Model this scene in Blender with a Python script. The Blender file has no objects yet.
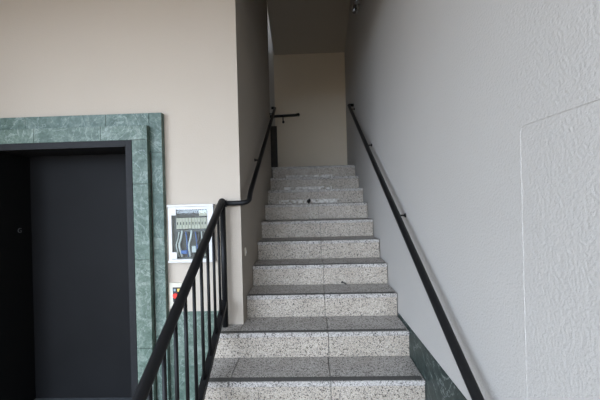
import bpy, bmesh, math, random
from mathutils import Vector, Matrix
random.seed(4)
scene = bpy.context.scene
COL = scene.collection

# ------------------------------------------------------------------ camera, sky, sun, exposure
cam_data = bpy.data.cameras.new('camera')
cam_data.sensor_width = 36.0
cam_data.lens = 320.0 / 600.0 * 36.0
cam_data.clip_start = 0.02
cam = bpy.data.objects.new('camera', cam_data)
COL.objects.link(cam)
YAW, ROLL = 0.0296, 0.0257
CAM_POS = Vector((-0.653, -1.8755, 1.5784))
cam.matrix_world = (Matrix.Translation(CAM_POS) @ Matrix.Rotation(YAW, 4, 'Z')
                    @ Matrix.Rotation(math.radians(90) - 0.0006, 4, 'X') @ Matrix.Rotation(-ROLL, 4, 'Z'))
scene.camera = cam

world = bpy.data.worlds.new('sky')
scene.world = world
world.use_nodes = True
bg = world.node_tree.nodes['Background']
bg.inputs['Color'].default_value = (0.70, 0.82, 1.0, 1)
wn = world.node_tree                               # hazy sky, brightest low in the front left where the veiled light comes from
tc = wn.nodes.new('ShaderNodeTexCoord')
dp = wn.nodes.new('ShaderNodeVectorMath'); dp.operation = 'DOT_PRODUCT'
dp.inputs[1].default_value = Vector((-0.46, -0.89, 0.09)).normalized()
wn.links.new(tc.outputs['Generated'], dp.inputs[0])
mxm = wn.nodes.new('ShaderNodeMath'); mxm.operation = 'MAXIMUM'; mxm.inputs[1].default_value = 0.0
pw = wn.nodes.new('ShaderNodeMath'); pw.operation = 'POWER'; pw.inputs[1].default_value = 4.5
ma = wn.nodes.new('ShaderNodeMath'); ma.operation = 'MULTIPLY_ADD'; ma.inputs[1].default_value = 8.2; ma.inputs[2].default_value = 1.8
wn.links.new(dp.outputs['Value'], mxm.inputs[0]); wn.links.new(mxm.outputs[0], pw.inputs[0]); wn.links.new(pw.outputs[0], ma.inputs[0]); wn.links.new(ma.outputs[0], bg.inputs['Strength'])

sun_data = bpy.data.lights.new('sun', 'SUN')
sun_data.energy = 2.5
sun_data.angle = math.radians(0.6)
sun_data.color = (1.0, 0.84, 0.62)
sun = bpy.data.objects.new('sun', sun_data)
COL.objects.link(sun)
sun.rotation_euler = Vector((0.10, 0.45, -1.0)).to_track_quat('-Z', 'Y').to_euler()

OPEN_Y, LEFT_X, CEIL_Z, TOP_Z = -3.3, -3.6, 3.2, 4.9
def portal(name, loc, rot, sx, sy):                # a light portal only guides the sampling of the sky
    l = bpy.data.lights.new(name, 'AREA'); l.shape = 'RECTANGLE'; l.size = sx; l.size_y = sy
    l.cycles.is_portal = True
    o = bpy.data.objects.new(name, l); COL.objects.link(o)
    o.location = loc; o.rotation_euler = rot
portal('sky_portal', ((LEFT_X) / 2, OPEN_Y - 0.02, CEIL_Z / 2), (math.radians(90), 0, 0), -LEFT_X, CEIL_Z)
portal('sky_portal_side', (LEFT_X - 0.02, (OPEN_Y - .9) / 2, CEIL_Z / 2), (0, math.radians(-90), 0), CEIL_Z, -.9 - OPEN_Y)
portal('sky_portal_well', (-2.25, 3.3, TOP_Z + 0.02), (0, 0, 0), .5, .5)

vs = scene.view_settings
scene.display_settings.display_device = 'sRGB'
vs.view_transform = 'Standard'; vs.look = 'None'
vs.exposure = 0.30; vs.gamma = 1.0; vs.use_curve_mapping = False
scene.cycles.max_bounces = 12; scene.cycles.diffuse_bounces = 8
scene.cycles.caustics_reflective = False; scene.cycles.caustics_refractive = False

# ------------------------------------------------------------------ materials
def new_mat(name, rough=0.6, metal=0.0, spec=0.5, color=(0.5, 0.5, 0.5)):
    m = bpy.data.materials.new(name); m.use_nodes = True
    nt = m.node_tree; b = nt.nodes['Principled BSDF']
    b.inputs['Base Color'].default_value = (*color, 1)
    b.inputs['Roughness'].default_value = rough
    b.inputs['Metallic'].default_value = metal
    b.inputs['Specular IOR Level'].default_value = spec
    return m, nt, b
def node(nt, t, **kw):
    n = nt.nodes.new(t)
    for k, v in kw.items():
        if k in n.inputs: n.inputs[k].default_value = v
        else: setattr(n, k, v)
    return n
def ramp(nt, src, stops, interp='LINEAR'):
    r = nt.nodes.new('ShaderNodeValToRGB'); r.color_ramp.interpolation = interp
    el = r.color_ramp.elements
    while len(el) < len(stops): el.new(0.5)
    for e, (p, c) in zip(el, stops):
        e.position = p; e.color = (*c, 1) if len(c) == 3 else c
    nt.links.new(src, r.inputs['Fac']); return r
def coords(nt):
    return node(nt, 'ShaderNodeTexCoord').outputs['Object']
def mix(nt, fac, a, b, blend='MIX'):
    n = nt.nodes.new('ShaderNodeMix'); n.data_type = 'RGBA'; n.blend_type = blend
    for sock, v in ((n.inputs['Factor'], fac), (n.inputs['A'], a), (n.inputs['B'], b)):
        if hasattr(v, 'links'): nt.links.new(v, sock)
        elif isinstance(v, (int, float)): sock.default_value = v
        else: sock.default_value = (*v, 1)
    return n.outputs['Result']
def bump(nt, b, h, strength, dist):
    n = node(nt, 'ShaderNodeBump', Strength=strength, Distance=dist)
    nt.links.new(h, n.inputs['Height']); nt.links.new(n.outputs['Normal'], b.inputs['Normal'])

def paint(name, color, scale=95, strength=0.55, dist=0.006):
    m, nt, b = new_mat(name, 0.85, spec=0.25)
    co = coords(nt)
    n1 = node(nt, 'ShaderNodeTexNoise', Scale=scale, Detail=4.0, Roughness=0.55); nt.links.new(co, n1.inputs['Vector'])
    n2 = node(nt, 'ShaderNodeTexNoise', Scale=1.7, Detail=4.0); nt.links.new(co, n2.inputs['Vector'])
    r = ramp(nt, n2.outputs['Fac'], [(0.3, tuple(c * 0.965 for c in color)), (0.7, color)])
    nt.links.new(r.outputs['Color'], b.inputs['Base Color'])
    bump(nt, b, n1.outputs['Fac'], strength, dist)
    return m

def terrazzo(name, base, dark, scale, dark_share, tint, rough=0.5, pale_mottle=False):
    m, nt, b = new_mat(name, rough, spec=0.4)
    co = coords(nt)
    warp = node(nt, 'ShaderNodeTexNoise', Scale=40.0, Detail=2.0); nt.links.new(co, warp.inputs['Vector'])
    v1 = nt.nodes.new('ShaderNodeVectorMath'); v1.operation = 'MULTIPLY_ADD'
    nt.links.new(warp.outputs['Color'], v1.inputs[0]); v1.inputs[1].default_value = (0.012,) * 3; nt.links.new(co, v1.inputs[2])
    def layer(sc):
        v = node(nt, 'ShaderNodeTexVoronoi', Scale=sc); nt.links.new(v1.outputs[0], v.inputs['Vector'])
        s = nt.nodes.new('ShaderNodeSeparateColor'); nt.links.new(v.outputs['Color'], s.inputs[0]); return s
    a, c = layer(scale), layer(scale * 0.55)
    d = dark_share
    r1 = ramp(nt, a.outputs[0], [(0, dark), (d * 0.5, tuple((x + y) / 2.4 for x, y in zip(base, dark))), (d, base),
              (d + 0.3, tuple(x * 1.12 for x in base)), (d + 0.45, tint)], 'CONSTANT')
    r2 = ramp(nt, c.outputs[1], [(0, (0.32, 0.31, 0.30)), (d * 0.35, (1, 1, 1))], 'CONSTANT')
    out = mix(nt, 1.0, r1.outputs['Color'], r2.outputs['Color'], 'MULTIPLY')
    st = node(nt, 'ShaderNodeTexNoise', Scale=5.0, Detail=6.0, Roughness=0.65); nt.links.new(co, st.inputs['Vector'])
    r3 = ramp(nt, st.outputs['Fac'], [(0.3, (0.80, 0.79, 0.77)), (0.6, (1, 1, 1))])
    out = mix(nt, 1.0, out, r3.outputs['Color'], 'MULTIPLY')
    if pale_mottle:                                        # paler patches with a ragged edge mixed into the colour
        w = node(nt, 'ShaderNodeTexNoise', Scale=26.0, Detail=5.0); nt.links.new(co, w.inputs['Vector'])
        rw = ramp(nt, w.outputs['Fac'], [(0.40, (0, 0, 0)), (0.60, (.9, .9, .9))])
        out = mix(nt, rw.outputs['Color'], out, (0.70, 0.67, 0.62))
    nt.links.new(out, b.inputs['Base Color'])
    return m

def marble(name, dark, mid, light, rough):
    m, nt, b = new_mat(name, rough, spec=0.22)
    co = coords(nt)
    n1 = node(nt, 'ShaderNodeTexNoise', Scale=11.0, Detail=12.0, Roughness=0.74, Distortion=0.5); nt.links.new(co, n1.inputs['Vector'])
    r1 = ramp(nt, n1.outputs['Fac'], [(0.30, dark), (0.50, mid), (0.66, light)])
    n2 = node(nt, 'ShaderNodeTexNoise', Scale=55.0, Detail=6.0, Roughness=0.7); nt.links.new(co, n2.inputs['Vector'])
    r2 = ramp(nt, n2.outputs['Fac'], [(0.32, (0.62, 0.64, 0.63)), (0.62, (1.12, 1.12, 1.12))])
    out = mix(nt, 0.9, r1.outputs['Color'], r2.outputs['Color'], 'MULTIPLY')
    n3 = node(nt, 'ShaderNodeTexNoise', Scale=3.0, Detail=8.0, Roughness=0.6, Distortion=2.5); nt.links.new(co, n3.inputs['Vector'])
    r3 = ramp(nt, n3.outputs['Fac'], [(0.485, (0, 0, 0)), (0.50, (0.25, 0.25, 0.25)), (0.515, (0, 0, 0))])
    out = mix(nt, r3.outputs['Color'], out, (0.62, 0.70, 0.66))
    g = node(nt, 'ShaderNodeNewGeometry')
    r4 = ramp(nt, g.outputs['Random Per Island'], [(0.0, (0.72, 0.76, 0.75)), (0.5, (1, 1, 1)), (1.0, (1.22, 1.10, 1.08))])
    out = mix(nt, 1.0, out, r4.outputs['Color'], 'MULTIPLY')
    nt.links.new(out, b.inputs['Base Color'])
    return m

def plain(name, color, rough=0.5, metal=0.0, spec=0.5, var=0.12, scale=30):
    m, nt, b = new_mat(name, rough, metal, spec, color)
    co = coords(nt)
    n = node(nt, 'ShaderNodeTexNoise', Scale=float(scale), Detail=3.0); nt.links.new(co, n.inputs['Vector'])
    r = ramp(nt, n.outputs['Fac'], [(0.3, tuple(c * (1 - var) for c in color)), (0.7, tuple(min(1, c * (1 + var)) for c in color))])
    nt.links.new(r.outputs['Color'], b.inputs['Base Color'])
    return m

M = {}
M['wall'] = paint('warm white stucco paint', (0.47, 0.447, 0.415))
M['ceiling'] = paint('ceiling paint', (0.46, 0.42, 0.36), strength=0.2)
M['front_wall'] = paint('warm-lit stucco paint', (0.50, 0.436, 0.362), strength=0.3)  # same stucco, with the warm bounced light put into its colour
M['left_wall'] = paint('shaded stucco paint', (0.35, 0.31, 0.262))  # same stucco, its colour darkened for the shaded side
M['stair_wall'] = paint('beige paint', (0.74, 0.64, 0.50))
M['riser'] = terrazzo('grey white terrazzo', (0.40, 0.345, 0.280), (0.14, 0.13, 0.12), 260, 0.26, (0.50, 0.44, 0.37))
M['riser_pale'] = terrazzo('pale mottled terrazzo', (0.40, 0.345, 0.280), (0.14, 0.13, 0.12), 260, 0.26, (0.50, 0.44, 0.37), pale_mottle=True)
M['tread'] = terrazzo('worn grey terrazzo', (0.44, 0.41, 0.375), (0.17, 0.157, 0.148), 250, 0.34, (0.53, 0.49, 0.45), 0.55)
M['strip'] = plain('dark grit strip', (0.085, 0.08, 0.072), 0.9, var=0.35, scale=160)
M['grout'] = plain('grey mortar', (0.16, 0.155, 0.15), 0.9)
M['marble'] = marble('polished green marble', (0.060, 0.094, 0.074), (0.120, 0.168, 0.136), (0.225, 0.275, 0.236), 0.42)
M['marble_shaded'] = marble('shaded green marble', (0.055, 0.090, 0.073), (0.110, 0.160, 0.135), (0.20, 0.25, 0.22), 0.42)  # same marble, shade on the outer step put into its colour
M['marble_dark'] = marble('dark green marble', (0.015, 0.024, 0.021), (0.026, 0.039, 0.035), (0.06, 0.078, 0.07), 0.45)
M['joint'] = plain('dark joint', (0.05, 0.06, 0.055), 0.9)
M['black'] = plain('black painted steel', (0.006, 0.006, 0.0065), 0.45, spec=0.25)
M['door'] = plain('charcoal painted steel', (0.009, 0.009, 0.0095), 0.6, spec=0.12, scale=3)
M['jamb'] = plain('black gloss steel', (0.006, 0.006, 0.006), 0.45, spec=0.3)
M['frame'] = plain('charcoal frame steel', (0.014, 0.014, 0.015), 0.6, spec=0.2)
M['letter'] = plain('worn silver print', (0.16, 0.16, 0.165), 0.6)
M['white'] = plain('white enamel', (0.62, 0.61, 0.59), 0.4, var=0.04)
M['cream'] = plain('cream plastic', (0.60, 0.56, 0.46), 0.45, var=0.05)
M['darkgrey'] = plain('dark grey plastic', (0.018, 0.02, 0.023), 0.5)
M['midgrey'] = plain('grey steel', (0.09, 0.095, 0.10), 0.5)
M['red'] = plain('red plastic', (0.75, 0.035, 0.02), 0.4, var=0.05)
M['yellow'] = plain('yellow plastic', (0.85, 0.60, 0.12), 0.4, var=0.05)
M['bluegrey'] = plain('blue grey plastic', (0.22, 0.31, 0.36), 0.4, var=0.05)
M['blue'] = plain('blue cable', (0.06, 0.17, 0.5), 0.5)
M['cable'] = plain('white cable', (0.72, 0.74, 0.74), 0.5)
M['wood'] = plain('dark brown wood', (0.030, 0.024, 0.018), 0.6, var=0.3, scale=12)
M['chrome'] = plain('chrome', (0.75, 0.75, 0.75), 0.12, 1.0, var=0.02)
M['leaf'] = plain('dry dark leaf', (0.012, 0.010, 0.010), 0.8, var=0.4, scale=60)
M['pavement'] = plain('pale street paving', (0.46, 0.40, 0.33), 0.9, var=0.1, scale=2)
M['floor'] = terrazzo('floor terrazzo', (0.48, 0.41, 0.33), (0.12, 0.11, 0.10), 80, 0.3, (0.54, 0.47, 0.39), 0.4)
gm = bpy.data.materials.new('clear glass'); gm.use_nodes = True
nt = gm.node_tree; nt.nodes.clear()
o_ = nt.nodes.new('ShaderNodeOutputMaterial'); mx = nt.nodes.new('ShaderNodeMixShader')
fr = node(nt, 'ShaderNodeFresnel', IOR=1.45); tr = nt.nodes.new('ShaderNodeBsdfTransparent'); gl = node(nt, 'ShaderNodeBsdfGlossy', Roughness=0.02)
tr.inputs[0].default_value = (0.93, 0.96, 0.95, 1)
nt.links.new(fr.outputs[0], mx.inputs[0]); nt.links.new(tr.outputs[0], mx.inputs[1]); nt.links.new(gl.outputs[0], mx.inputs[2]); nt.links.new(mx.outputs[0], o_.inputs[0])
M['glass'] = gm

# ------------------------------------------------------------------ mesh helpers
class MB:
    def __init__(s): s.bm = bmesh.new()
    def box(s, a, b, bevel=0.0, mi=0):
        x0, y0, z0 = a; x1, y1, z1 = b
        t = bmesh.new()
        bmesh.ops.create_cube(t, size=1.0)
        for v in t.verts:
            v.co = Vector((x0 + (v.co.x + .5) * (x1 - x0), y0 + (v.co.y + .5) * (y1 - y0), z0 + (v.co.z + .5) * (z1 - z0)))
        if bevel: bmesh.ops.bevel(t, geom=t.edges[:], offset=bevel, segments=2, affect='EDGES', profile=0.5)
        s.merge(t, mi); return s
    def merge(s, t, mi=0):
        vm = {v: s.bm.verts.new(v.co) for v in t.verts}
        for f in t.faces:
            nf = s.bm.faces.new([vm[v] for v in f.verts]); nf.material_index = mi; nf.smooth = f.smooth
        t.free()
    def prism(s, poly, lo, hi, axis='z', mi=0, bevel=0.0):
        def P(a, b, h):
            return {'z': (a, b, h), 'x': (h, a, b), 'y': (a, h, b)}[axis]
        t = bmesh.new()
        A = [t.verts.new(P(a, b, lo)) for a, b in poly]; B = [t.verts.new(P(a, b, hi)) for a, b in poly]
        n = len(poly)
        t.faces.new(A); t.faces.new(B[::-1])
        for i in range(n): t.faces.new((A[i], B[i], B[(i + 1) % n], A[(i + 1) % n]))
        bmesh.ops.recalc_face_normals(t, faces=t.faces[:])
        if bevel: bmesh.ops.bevel(t, geom=t.edges[:], offset=bevel, segments=2, affect='EDGES', profile=0.5)
        s.merge(t, mi); return s
    def tube(s, pts, r, n=18, mi=0, r_end=None):
        pts = [Vector(p) for p in pts]; t = bmesh.new(); rings = []
        tan = []
        for i in range(len(pts)):
            a = pts[max(i - 1, 0)]; b = pts[min(i + 1, len(pts) - 1)]; tan.append((b - a).normalized())
        up = Vector((0, 0, 1)) if abs(tan[0].z) < 0.9 else Vector((1, 0, 0))
        u = (up - tan[0] * up.dot(tan[0])).normalized()
        for i, p in enumerate(pts):
            u = (u - tan[i] * u.dot(tan[i])).normalized(); w = tan[i].cross(u)
            rr = r if r_end is None else r + (r_end - r) * i / (len(pts) - 1)
            rings.append([t.verts.new(p + (u * math.cos(k * 2 * math.pi / n) + w * math.sin(k * 2 * math.pi / n)) * rr) for k in range(n)])
        for A, B in zip(rings, rings[1:]):
            for k in range(n):
                f = t.faces.new((A[k], A[(k + 1) % n], B[(k + 1) % n], B[k])); f.smooth = True
        t.faces.new(rings[0][::-1]); t.faces.new(rings[-1])
        bmesh.ops.recalc_face_normals(t, faces=t.faces[:])
        s.merge(t, mi); return s
    def lathe(s, prof, origin, axis='z', n=24, mi=0):
        t = bmesh.new(); rings = []
        for r, h in prof:
            ring = []
            for k in range(n):
                c, q = math.cos(k * 2 * math.pi / n) * r, math.sin(k * 2 * math.pi / n) * r
                v = {'z': (c, q, h), 'x': (h, c, q), 'y': (c, h, q)}[axis]
                ring.append(t.verts.new(Vector(origin) + Vector(v)))
            rings.append(ring)
        for A, B in zip(rings, rings[1:]):
            for k in range(n):
                f = t.faces.new((A[k], A[(k + 1) % n], B[(k + 1) % n], B[k])); f.smooth = True
        t.faces.new(rings[0][::-1]); t.faces.new(rings[-1])
        bmesh.ops.recalc_face_normals(t, faces=t.faces[:])
        s.merge(t, mi); return s
    def build(s, name, mats, parent=None):
        me = bpy.data.meshes.new(name); s.bm.to_mesh(me); s.bm.free()
        for m in (mats if isinstance(mats, (list, tuple)) else [mats]): me.materials.append(m)
        o = bpy.data.objects.new(name, me); COL.objects.link(o)
        if parent is not None: place_under(o, parent)
        return o
def world_of(o):                                    # builders work in world coordinates; children are stored relative to their empty
    v = Vector(o.location)
    while o.parent: o = o.parent; v += Vector(o.location)
    return v
def place_under(o, parent):
    o.parent = parent; w = world_of(parent)
    if o.type == 'MESH' and w.length: o.data.transform(Matrix.Translation(-w))
def tag(o, label, cat, group=None, kind=None):
    o['label'] = label; o['category'] = cat
    if group: o['group'] = group
    if kind: o['kind'] = kind
    return o
def empty(name, loc, label, cat, kind=None):
    o = bpy.data.objects.new(name, None); o.empty_display_size = 0.1; COL.objects.link(o); o.location = loc
    return tag(o, label, cat, None, kind)
def fillet(pts, r, n=8):                            # round the inner corners of a path
    pts = [Vector(p) for p in pts]; out = [pts[0]]
    for i in range(1, len(pts) - 1):
        a, b, c = pts[i - 1], pts[i], pts[i + 1]
        q = min(r, (a - b).length * .48, (c - b).length * .48)
        p0 = b + (a - b).normalized() * q; p2 = b + (c - b).normalized() * q
        for k in range(n + 1):
            t = k / n; out.append(p0 * (1 - t) ** 2 + b * 2 * t * (1 - t) + p2 * t * t)
    out.append(pts[-1]); return out

# ------------------------------------------------------------------ the setting
W, D, H = 1.1586, 0.2847, 0.17                      # flight width, going, rise
FY = 0.453                                          # face of the lift wall and of the pillar
EX0, EX1, EZ = -2.962, -1.906, 2.034                 # lift opening inside the marble
def nose(k): return (k - 1) * D, (2 + k) * H        # y, z of nosing k (1 is the lowest one in the photo)

tag(MB().box((-40, -45, -0.12), (40, OPEN_Y, -0.01)).box((-40, OPEN_Y, -.12), (LEFT_X, 6, -.01)).build('floor_street', M['pavement']), 'pale paving outside the open entrance', 'ground', kind='structure')
tag(MB().box((LEFT_X, OPEN_Y, -0.12), (0, FY, 0)).build('floor', M['floor']), 'floor of the lobby in front of the lift', 'floor', kind='structure')

w = MB()
w.box((LEFT_X, FY, 0), (EX0, FY + .25, CEIL_Z)); w.box((EX0, FY, EZ), (EX1, FY + .25, CEIL_Z))
w.prism([(EX1, FY), (-W, FY), (-W - .25, FY + .25), (EX1, FY + .25)], 0, CEIL_Z)
tag(w.build('wall_front', M['front_wall']), 'off-white wall around the lift doorway, ending in a corner at the stairs', 'wall', kind='structure')
w = MB()
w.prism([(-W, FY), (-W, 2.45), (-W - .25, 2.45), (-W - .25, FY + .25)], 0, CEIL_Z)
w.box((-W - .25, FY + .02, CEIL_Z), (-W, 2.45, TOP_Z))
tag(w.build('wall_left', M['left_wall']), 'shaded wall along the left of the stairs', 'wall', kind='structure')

NY, NZ, ND = -0.870, 1.786, 0.0017                   # shallow recessed panel in the right wall
w = MB()
w.box((ND, -3.6, 0), (.2, 3.8, TOP_Z))
w.box((0, NY, 0), (ND, 3.8, TOP_Z)); w.prism([(-3.6, NZ), (NY - .02, NZ), (NY - .006, NZ - .006), (NY, NZ - .02), (NY, TOP_Z), (-3.6, TOP_Z)], 0, ND, 'x')
tag(w.build('wall_right', M['wall']), 'long textured white wall right of the stairs with a shallow sunken panel', 'wall', kind='structure')

BY = 3.53
tag(MB().box((LEFT_X - .2, -.9, 0), (LEFT_X, FY + .25, CEIL_Z)).build('wall_shade_blocker', M['wall']), 'short unseen side wall added to shade the lift wall', 'wall', kind='structure')  # out of view, added to keep light off the left of the lift wall
tag(MB().box((-1.2, BY, 0), (.0, BY + .25, TOP_Z)).build('wall_back', M['stair_wall']), 'beige wall facing the top of the stairs', 'wall', kind='structure')
w = MB()
w.box((-2.5, BY + .06, 0), (-1.2, BY + .25, TOP_Z)); w.box((-2.7, 2.3, 0), (-2.5, BY + .25, TOP_Z)); w.box((-2.5, 2.25, 0), (-W - .25, 2.45, TOP_Z))
tag(w.build('wall_side', M['wall']), 'daylit wall strip left of the beige end wall', 'wall', kind='structure')

w = MB()
w.box((LEFT_X, OPEN_Y, CEIL_Z), (.2, FY, CEIL_Z + .15))
w.box((LEFT_X, FY, CEIL_Z), (-W - .25, FY + .25, CEIL_Z + .15))
w.box((-W, FY - .15, CEIL_Z + .15), (0, FY, TOP_Z))
w.prism([(FY - .15, TOP_Z), (1.40, TOP_Z), (BY, 4.04), (BY, 4.2), (1.45, TOP_Z + .15), (FY - .15, TOP_Z + .15)], -1.19, .2, 'x')
w.box((-2.7, 2.25, TOP_Z), (-1.19, 3.05, TOP_Z + .15)); w.box((-2.0, 3.05, TOP_Z), (-1.19, BY + .25, TOP_Z + .15))
tag(w.build('ceiling', M['ceiling']), 'dark sloping ceiling above the top landing', 'ceiling', kind='structure')

# green marble wainscots
def slabs(rects, y0, y1, gap=0.0012, bevel=0.001):
    m = MB()
    for x0, z0, x1, z1 in rects: m.box((x0 + gap, y0, z0 + gap), (x1 - gap, y1, z1 - gap), bevel)
    return m
DZ = 0.781
m = slabs([(-1.707, .39, -1.42, DZ), (-1.42, .39, -1.285, DZ), (-1.707, 0, -1.42, .39), (-1.42, 0, -1.285, .39)], FY - .008, FY)
tag(m.build('trim_1', M['marble']), 'green marble wainscot on the wall behind the stair railing', 'wall trim', kind='structure')
m = MB()
ys = [0.565, 0.0, -0.87, -1.47, -2.07, -2.67, OPEN_Y]
for a, b in zip(ys, ys[1:]):
    m.box((-.005, b + .001, 0.0), (ND if b < NY else 0, a - .001, .704), .0008)
tag(m.build('trim_2', M['marble_dark']), 'dark green marble skirting low on the right wall beside the steps', 'wall trim', kind='structure')

# ------------------------------------------------------------------ lift entrance
t = empty('trim_3', (-2.4, FY, 0), 'stepped green marble surround of the lift doorway', 'door surround', 'structure')
OY, IY = 0.408, 0.363
OX1, OZ1 = -1.708, 2.236
m = slabs([(-1.79, 0, OX1, .62), (-1.79, .62, OX1, 1.33), (-1.79, 1.33, OX1, 1.95), (-1.80, 1.95, OX1, OZ1), (-2.12, 2.09, -1.80, OZ1), (-2.72, 2.09, -2.12, OZ1), (-3.19, 2.09, -2.72, OZ1),
           (-3.19, 0, -3.10, .9), (-3.19, .9, -3.10, 2.09)], OY, FY)
m.build('outer_surround', M['marble_shaded'], t)
IX1, IZ1 = -1.794, 2.138
m = slabs([(EX1, 0, IX1, .55), (EX1, .55, IX1, 1.18), (EX1, 1.18, IX1, 1.72), (EX1, 1.72, IX1, EZ), (-2.13, EZ, IX1, IZ1), (-2.62, EZ, -2.13, IZ1), (-3.105, EZ, -2.62, IZ1),
           (-3.105, 0, EX0, 1.0), (-3.105, 1.0, EX0, EZ)], IY, OY)
m.build('inner_surround', M['marble'], t)

d = empty('door_1', (-2.45, FY, 0), 'charcoal lift door set deep in a black steel doorway', 'lift door', 'structure')
FW = 0.046; RX0, RX1, RZ, DY = EX0 + .025, EX1 - FW, EZ - FW, 0.68
m = MB()
m.box((RX1, IY - .003, 0), (EX1, DY + .06, EZ), .0015)
m.box((RX0 - .025, IY - .003, RZ), (RX1, IY + .05, EZ), .0015)
m.build('door_frame', M['frame'], d)
MB().box((RX0 - .02, IY + .05, RZ), (RX1, DY + .06, RZ + .03)).build('lintel', M['jamb'], d)
jam = MB().box((RX0 - .025, IY - .003, 0), (RX0, DY + .06, RZ), .0015).build('jamb', M['jamb'], d)
fc = bpy.data.curves.new('floor_letter', 'FONT'); fc.body = 'G'; fc.size = 0.052; fc.extrude = 0.0006; fc.align_x = 'CENTER'; fc.align_y = 'CENTER'
tmp = bpy.data.objects.new('floor_letter_source', fc); COL.objects.link(tmp)
me = bpy.data.meshes.new_from_object(tmp.evaluated_get(bpy.context.evaluated_depsgraph_get()))
bpy.data.objects.remove(tmp); bpy.data.curves.remove(fc)
me.transform(Matrix.Translation((RX0 + .0008, 0.575, 1.392)) @ Matrix.Rotation(math.radians(90), 4, 'Z') @ Matrix.Rotation(math.radians(90), 4, 'X'))
me.materials.clear(); me.materials.append(M['letter'])
fl = bpy.data.objects.new('floor_letter', me); COL.objects.link(fl); place_under(fl, jam); fl['label'] = 'pale letter G on the black jamb'
m = MB()
m.box((RX0 + .001, DY, 0.008), (RX1 - .001, DY + .035, RZ + .002), .0)
m.build('door_panel', M['door'], d)
MB().box((RX0, IY, 0), (RX1, DY + .06, .006)).build('sill', M['midgrey'], d)

# ------------------------------------------------------------------ staircase
LX = -1.335                                         # the lower steps run out past the pillar corner
st = empty('staircase', (-.6, 0, 0), 'speckled grey terrazzo staircase climbing between two white walls', 'staircase')
TT, OH = 0.03, 0.010
for k in range(-1, 11):
    y, z = nose(k)
    last = k == 10
    yb = y + D + .012 if not last else BY - .003
    open_side = k <= 2
    x0 = LX if open_side else -W + .001
    cutx = -0.555 if k % 2 else -0.548
    # tread: two slabs meeting on a joint, plus an extension piece outside the wall line
    m = MB(); zt = z - TT; g = .0016
    ye = min(yb, FY - .001) if k == 2 else yb
    pieces = [(-W + .001 if not open_side else -W, cutx), (cutx, -.0055)]
    for a, b in pieces: m.box((a + g, y, zt), (b - g, yb, z), .004)
    if open_side: m.box((LX, y, zt), (-W - g, ye if k == 2 else yb, z), .004)
    if last: m.box((-2.49, 2.46, zt), (-W - .002, BY - .004, z), .002)
    tr = m.build('tread', M['tread'], st)
    MB().box((x0 + .03 if open_side else x0 + .012, y + .010, z - .001), (-.02, y + .010 + (.042 if k < 2 else .034), z + .0012), .0008).build('anti_slip_strip', M['strip'], tr)
    # riser under this nosing
    m = MB(); yr, zr0, zr1 = y + OH, z - H, z - TT
    pale_band = {8: (-1.02, -.30, .052), 9: (-.98, -.36, .046), 10: (-.97, -.33, .05)}.get(k)  # paler band along the foot of the upper risers
    for a, b in [(x0 + .0005, cutx), (cutx, -.006)]:
        m.box((a + g, yr, zr0), (b - g, yr + .02, zr1), .0015)
    if pale_band: m.box((pale_band[0], yr - .0006, zr0 + .003), (pale_band[1], yr, zr0 + pale_band[2]), 0, 1)
    m.build('riser', [M['riser'], M['riser_pale']], st)
# rough body under the slabs
m = MB()
for k in range(-1, 11):
    y, z = nose(k); x0 = LX + .004 if k <= 2 else -W + .002
    zb = max(0, z - H - .25) if k > 3 else 0
    y1 = y + D + .029 if k < 10 else BY - .003
    if k == 2:
        m.box((x0, y + .03, 0), (-W, FY - .002, z - TT)); x0 = -W + .002
    m.box((x0, y + OH + .02, zb), (-.0065, y1, z - TT - .0002))
m.box((-2.48, 2.47, 1.75), (-W, BY - .001, 2.04 - TT - .0005))
m.build('stair_core', M['grout'], st)

# ------------------------------------------------------------------ railing left of the stairs
rl = empty('stair_railing', (-1.28, .41, .68), 'black steel stair railing with thin balusters, its handrail bending onto the left wall', 'railing')
RXP = -1.28
def hz(y): return 1.584 + (y - .402) * .612         # handrail axis
def bz(y): return 0.845 + (y - .38) * .655          # lower rail axis
MB().tube([(RXP, .41, .68), (RXP, .41, 1.55)], .0205).build('post', M['black'], rl)
m = MB()
m.tube(fillet([(RXP, -.82, .55), (RXP, -.86, hz(-.86)), (RXP, .402, hz(.40)), (RXP + .005, .41, 1.565), (RXP + .03, .41, 1.565)], .03), .025)
m.lathe([(.004, -.022), (.014, -.017), (.0205, -.005), (.021, .008), (.014, .018), (.004, .022)], (RXP, .405, 1.578), 'z')
m.build('handrail', M['black'], rl)
MB().tube(fillet([(RXP, .41, 1.565), (-1.088, .41, 1.568), (-1.098, .53, 1.642), (-1.098, 2.50, 2.828), (-1.098, 2.56, 2.864), (-1.15, 2.56, 2.864), ], .06), .0185).build('wall_handrail', M['black'], rl)
MB().tube([(RXP, -.82, 0.17), (RXP, -.82, .60)], .0185).build('post', M['black'], rl)
m = MB()
ya, yb = -.82, .40
m.prism([(ya, bz(ya) - .022), (yb, bz(yb) - .022), (yb, bz(yb) + .022), (ya, bz(ya) + .022)], RXP - .02, RXP + .02, 'x', 0, .003)
m.build('bottom_rail', M['black'], rl)
for i in range(9):
    y = .295 - .121 * i
    MB().tube([(RXP, y, bz(y)), (RXP, y, hz(y) - .005)], .0095, 12).build('baluster', M['black'], rl)
def rail_bracket(parent, wx, side, y, z, name='bracket'):   # wall plate, arm, cradle under the rail; side = +1 when the rail lies at greater x
    m = MB(); rx = wx + side * (.062 if side > 0 else .069)
    m.lathe([(.015, 0), (.015, side * .005), (.011, side * .008)], (wx, y, z - .035), 'x', 20)
    m.tube(fillet([(wx + side * .005, y, z - .035), (rx, y, z - .035), (rx, y, z - .012)], .03), .006, 10)
    m.build(name, M['black'], parent)
for y in (1.12, 2.42): rail_bracket(rl, -W, 1, y, 1.642 + (y - .53) * .602)

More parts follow.
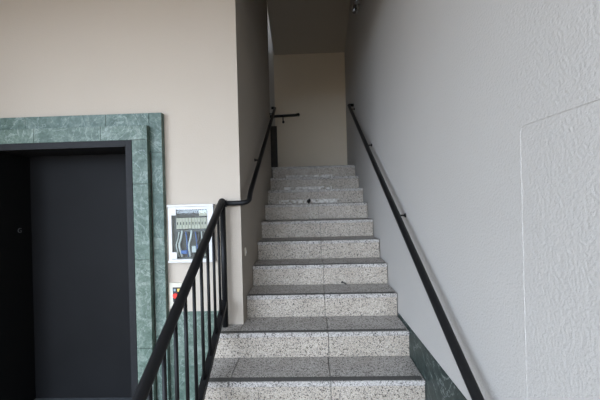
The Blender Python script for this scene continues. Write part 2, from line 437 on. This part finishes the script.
# ------------------------------------------------------------------ handrail on the right wall
hr = empty('wall_handrail', (-.065, -.75, .867), 'straight black handrail sloping down the long right wall', 'handrail')
def rz(y): return 1.41 + (y - .20) * .610
MB().tube(fillet([(-.004, 2.62, rz(2.62) - .004), (-.071, 2.62, rz(2.62)), (-.071, -1.08, rz(-1.08)), (-.071, -1.16, rz(-1.08)), (-.004, -1.16, rz(-1.08))], .04), .0205).build('rail', M['black'], hr)
for y in (2.55, 1.42, .33, -.95): rail_bracket(hr, 0, -1, y, rz(y))

lr = empty('wall_handrail', (-.85, 3.47, 2.99), 'short black level handrail across the beige end wall of the top landing', 'handrail')
MB().tube(fillet([(-.80, BY - .002, 3.01), (-.80, 3.465, 3.01), (-.84, 3.465, 2.995), (-1.19, 3.465, 2.985), (-1.55, 3.465, 2.985), (-2.3, 3.465, 2.985)], .03), .022).build('rail', M['black'], lr)
m = MB()
m.lathe([(.022, 0), (.022, -.006), (.016, -.009)], (-1.06, BY, 2.90), 'y', 20)
m.tube(fillet([(-1.06, BY - .005, 2.90), (-1.06, 3.465, 2.90), (-1.06, 3.465, 2.975)], .03), .009, 10)
m.build('bracket', M['black'], lr)

tag(MB().box((-2.4, BY - .034, 2.041), (-1.172, BY - .001, 2.83), .003).build('wood_panel', M['wood']), 'dark brown low panel at the far left corner of the top landing', 'panel')

# ------------------------------------------------------------------ breaker box on the lift wall
bx = empty('breaker_box', (-1.51, FY, 1.15), 'white electrical box with a clear door on the wall behind the railing', 'electrical box')
X0, X1, Z0, Z1, YF = -1.683, -1.350, 1.150, 1.562, .418
WX0, WX1, WZ0, WZ1 = X0 + .026, X1 - .046, Z0 + .020, Z1 - .034
m = MB()
m.box((X0, YF, Z0), (WX0, FY, Z1), .003); m.box((WX1, YF, Z0), (X1, FY, Z1), .003)
m.box((WX0 - .002, YF, Z0), (WX1 + .002, FY, WZ0), .003); m.box((WX0 - .002, YF, WZ1), (WX1 + .002, FY, Z1), .003)
m.box((X0 - .006, YF - .012, Z1 - .012), (X1 + .004, FY, Z1 + .003), .002)
m.box((X0 - .004, YF - .010, Z0 - .004), (X1 + .004, FY, Z0 + .008), .002)
m.build('housing', M['white'], bx)
MB().box((WX0, FY - .004, WZ0), (WX1, FY - .001, WZ1)).build('back_plate', M['midgrey'], bx)
MB().box((WX0 + .030, FY - .008, WZ0 + .006), (WX1 - .004, FY - .004, WZ1 - .004)).build('mounting_plate', M['darkgrey'], bx)
MB().box((WX0, YF + .003, WZ0), (WX1, YF + .006, WZ1)).build('clear_door', M['glass'], bx)
for za in (Z1 - .074, Z0 + .022):
    MB().box((X0 + .022, YF - .005, za), (X0 + .062, YF + .003, za + .05), .003).build('corner_hinge', M['white'], bx)
bz0, bz1 = 1.388, 1.468
for i in range(10):
    xa = -1.628 + i * .0226
    br = MB().box((xa + .0008, FY - .026, bz0), (xa + .0218, FY - .008, bz1), .002).build('breaker', M['cream'], bx)
    m = MB(); m.box((xa + .008, FY - .030, bz0 + .030), (xa + .0145, FY - .0262, bz0 + .050), .001); m.build('toggle', M['darkgrey'], br)
MB().box((-1.628, FY - .020, bz0 - .022), (-1.404, FY - .008, bz0 - .004), .002).build('terminal_strip', M['midgrey'], bx)
MB().box((-1.462, FY - .016, 1.480), (-1.404, FY - .008, 1.522), .002).build('rating_label', M['cream'], bx)
for i in range(9):
    xa = -1.612 + i * .0235
    pts = [(xa, FY - .014, bz0 - .012), (xa + random.uniform(-.012, .012), FY - .018, 1.32), (xa + random.uniform(-.03, .02), FY - .016, 1.27), (xa + random.uniform(-.03, .03), FY - .012, 1.185)]
    MB().tube(fillet(pts, .02, 5), .0042 if i not in (1, 4) else .008, 8).build('cable', M[['cable', 'cable', 'blue', 'darkgrey', 'cable', 'blue', 'midgrey', 'cable', 'cream'][i]], bx)
MB().box((-1.600, FY - .022, 1.205), (-1.556, FY - .008, 1.232), .003).build('connector', M['blue'], bx)
MB().box((-1.520, FY - .022, 1.215), (-1.49, FY - .008, 1.262), .003).build('connector', M['cable'], bx)

# alarm panel
ap = empty('alarm_panel', (-1.64, FY, .81), 'small cream push-button panel with a red button, under the electrical box', 'button panel')
MB().box((-1.696, FY - .018, .806), (-1.592, FY, .996), .004).build('cover', M['cream'], ap)
MB().box((-1.668, FY - .022, .856), (-1.606, FY - .017, .962), .002).build('face_plate', M['darkgrey'], ap)
MB().lathe([(.020, 0), (.020, -.010), (.016, -.014)], (-1.645, FY - .021, .902), 'y', 24).build('button', M['red'], ap)['label'] = 'red push button'
MB().box((-1.660, FY - .026, .935), (-1.644, FY - .021, .953), .002).build('indicator', M['bluegrey'], ap)['label'] = 'blue grey indicator'
MB().box((-1.632, FY - .026, .932), (-1.613, FY - .021, .953), .002).build('indicator', M['yellow'], ap)['label'] = 'yellow indicator'

# switch on the side of the left wall
sw = empty('wall_switch', (-W, .571, 1.19), 'small narrow cream switch plate near the corner of the shaded left wall', 'switch')
MB().box((-W, .556, 1.160), (-W + .008, .584, 1.222), .003).build('plate', M['cream'], sw)
MB().box((-W + .008, .563, 1.178), (-W + .012, .577, 1.204), .0015).build('rocker', M['white'], sw)

# lamp high on the right wall
wl = empty('wall_lamp', (0, 1.9, 3.86), 'chrome twin-headed lamp high on the right wall', 'lamp')
MB().box((-.012, 1.72, 3.83), (0, 2.0, 3.93), .004).build('base', M['chrome'], wl)
for y in (1.76, 1.95):
    m = MB(); m.tube([(-.01, y, 3.88), (-.055, y, 3.88)], .008, 12)
    m.lathe([(.012, 3.93), (.024, 3.915), (.026, 3.86), (.030, 3.80), (.028, 3.79), (.020, 3.80)], (-.058, y, 0))
    m.build('lamp_head', M['chrome'], wl)

# dead leaves
def leaf(name, c, s, tilt, label):
    m = bmesh.new(); n = 6; grid = []
    for i in range(n + 1):
        u = i / n; wd = math.sin(math.pi * min(1, u * .93 + .05)) * .38
        grid.append([m.verts.new((s * (u - .5), s * wd * v, s * (.18 * abs(v) + .12 * math.sin(u * 5) + .05) + dz)) for dz in (0, .0015) for v in (-1, 0, 1)])
    for a, b in zip(grid, grid[1:]):
        for q in (0, 1): m.faces.new((a[q], b[q], b[q + 1], a[q + 1])); m.faces.new((a[q + 3], a[q + 4], b[q + 4], b[q + 3]))
        m.faces.new((a[0], a[3], b[3], b[0])); m.faces.new((a[2], b[2], b[5], a[5]))
    for e in (grid[0], grid[-1]): m.faces.new((e[0], e[1], e[4], e[3])); m.faces.new((e[1], e[2], e[5], e[4]))
    bmesh.ops.recalc_face_normals(m, faces=m.faces[:])
    m.transform(Matrix.Rotation(tilt[1], 4, 'Z') @ Matrix.Rotation(tilt[0], 4, 'Y'))
    lo = min(v.co.z for v in m.verts); bmesh.ops.translate(m, verts=m.verts[:], vec=(0, 0, -lo))
    b = MB(); b.merge(m); o = b.build(name, M['leaf']); o.location = c
    return tag(o, label, 'leaf')
leaf('dry_leaf', (-.382, nose(3)[0] + D - .022, nose(3)[1] + .0005), .05, (0.2, .3), 'small dark dry leaf lying at the back of the third visible step')
leaf('dry_leaf', (-.655, nose(7)[0] + .10, nose(7)[1] + .0005), .062, (-1.25, 1.2), 'dark dry leaf standing upright in the middle of an upper step')
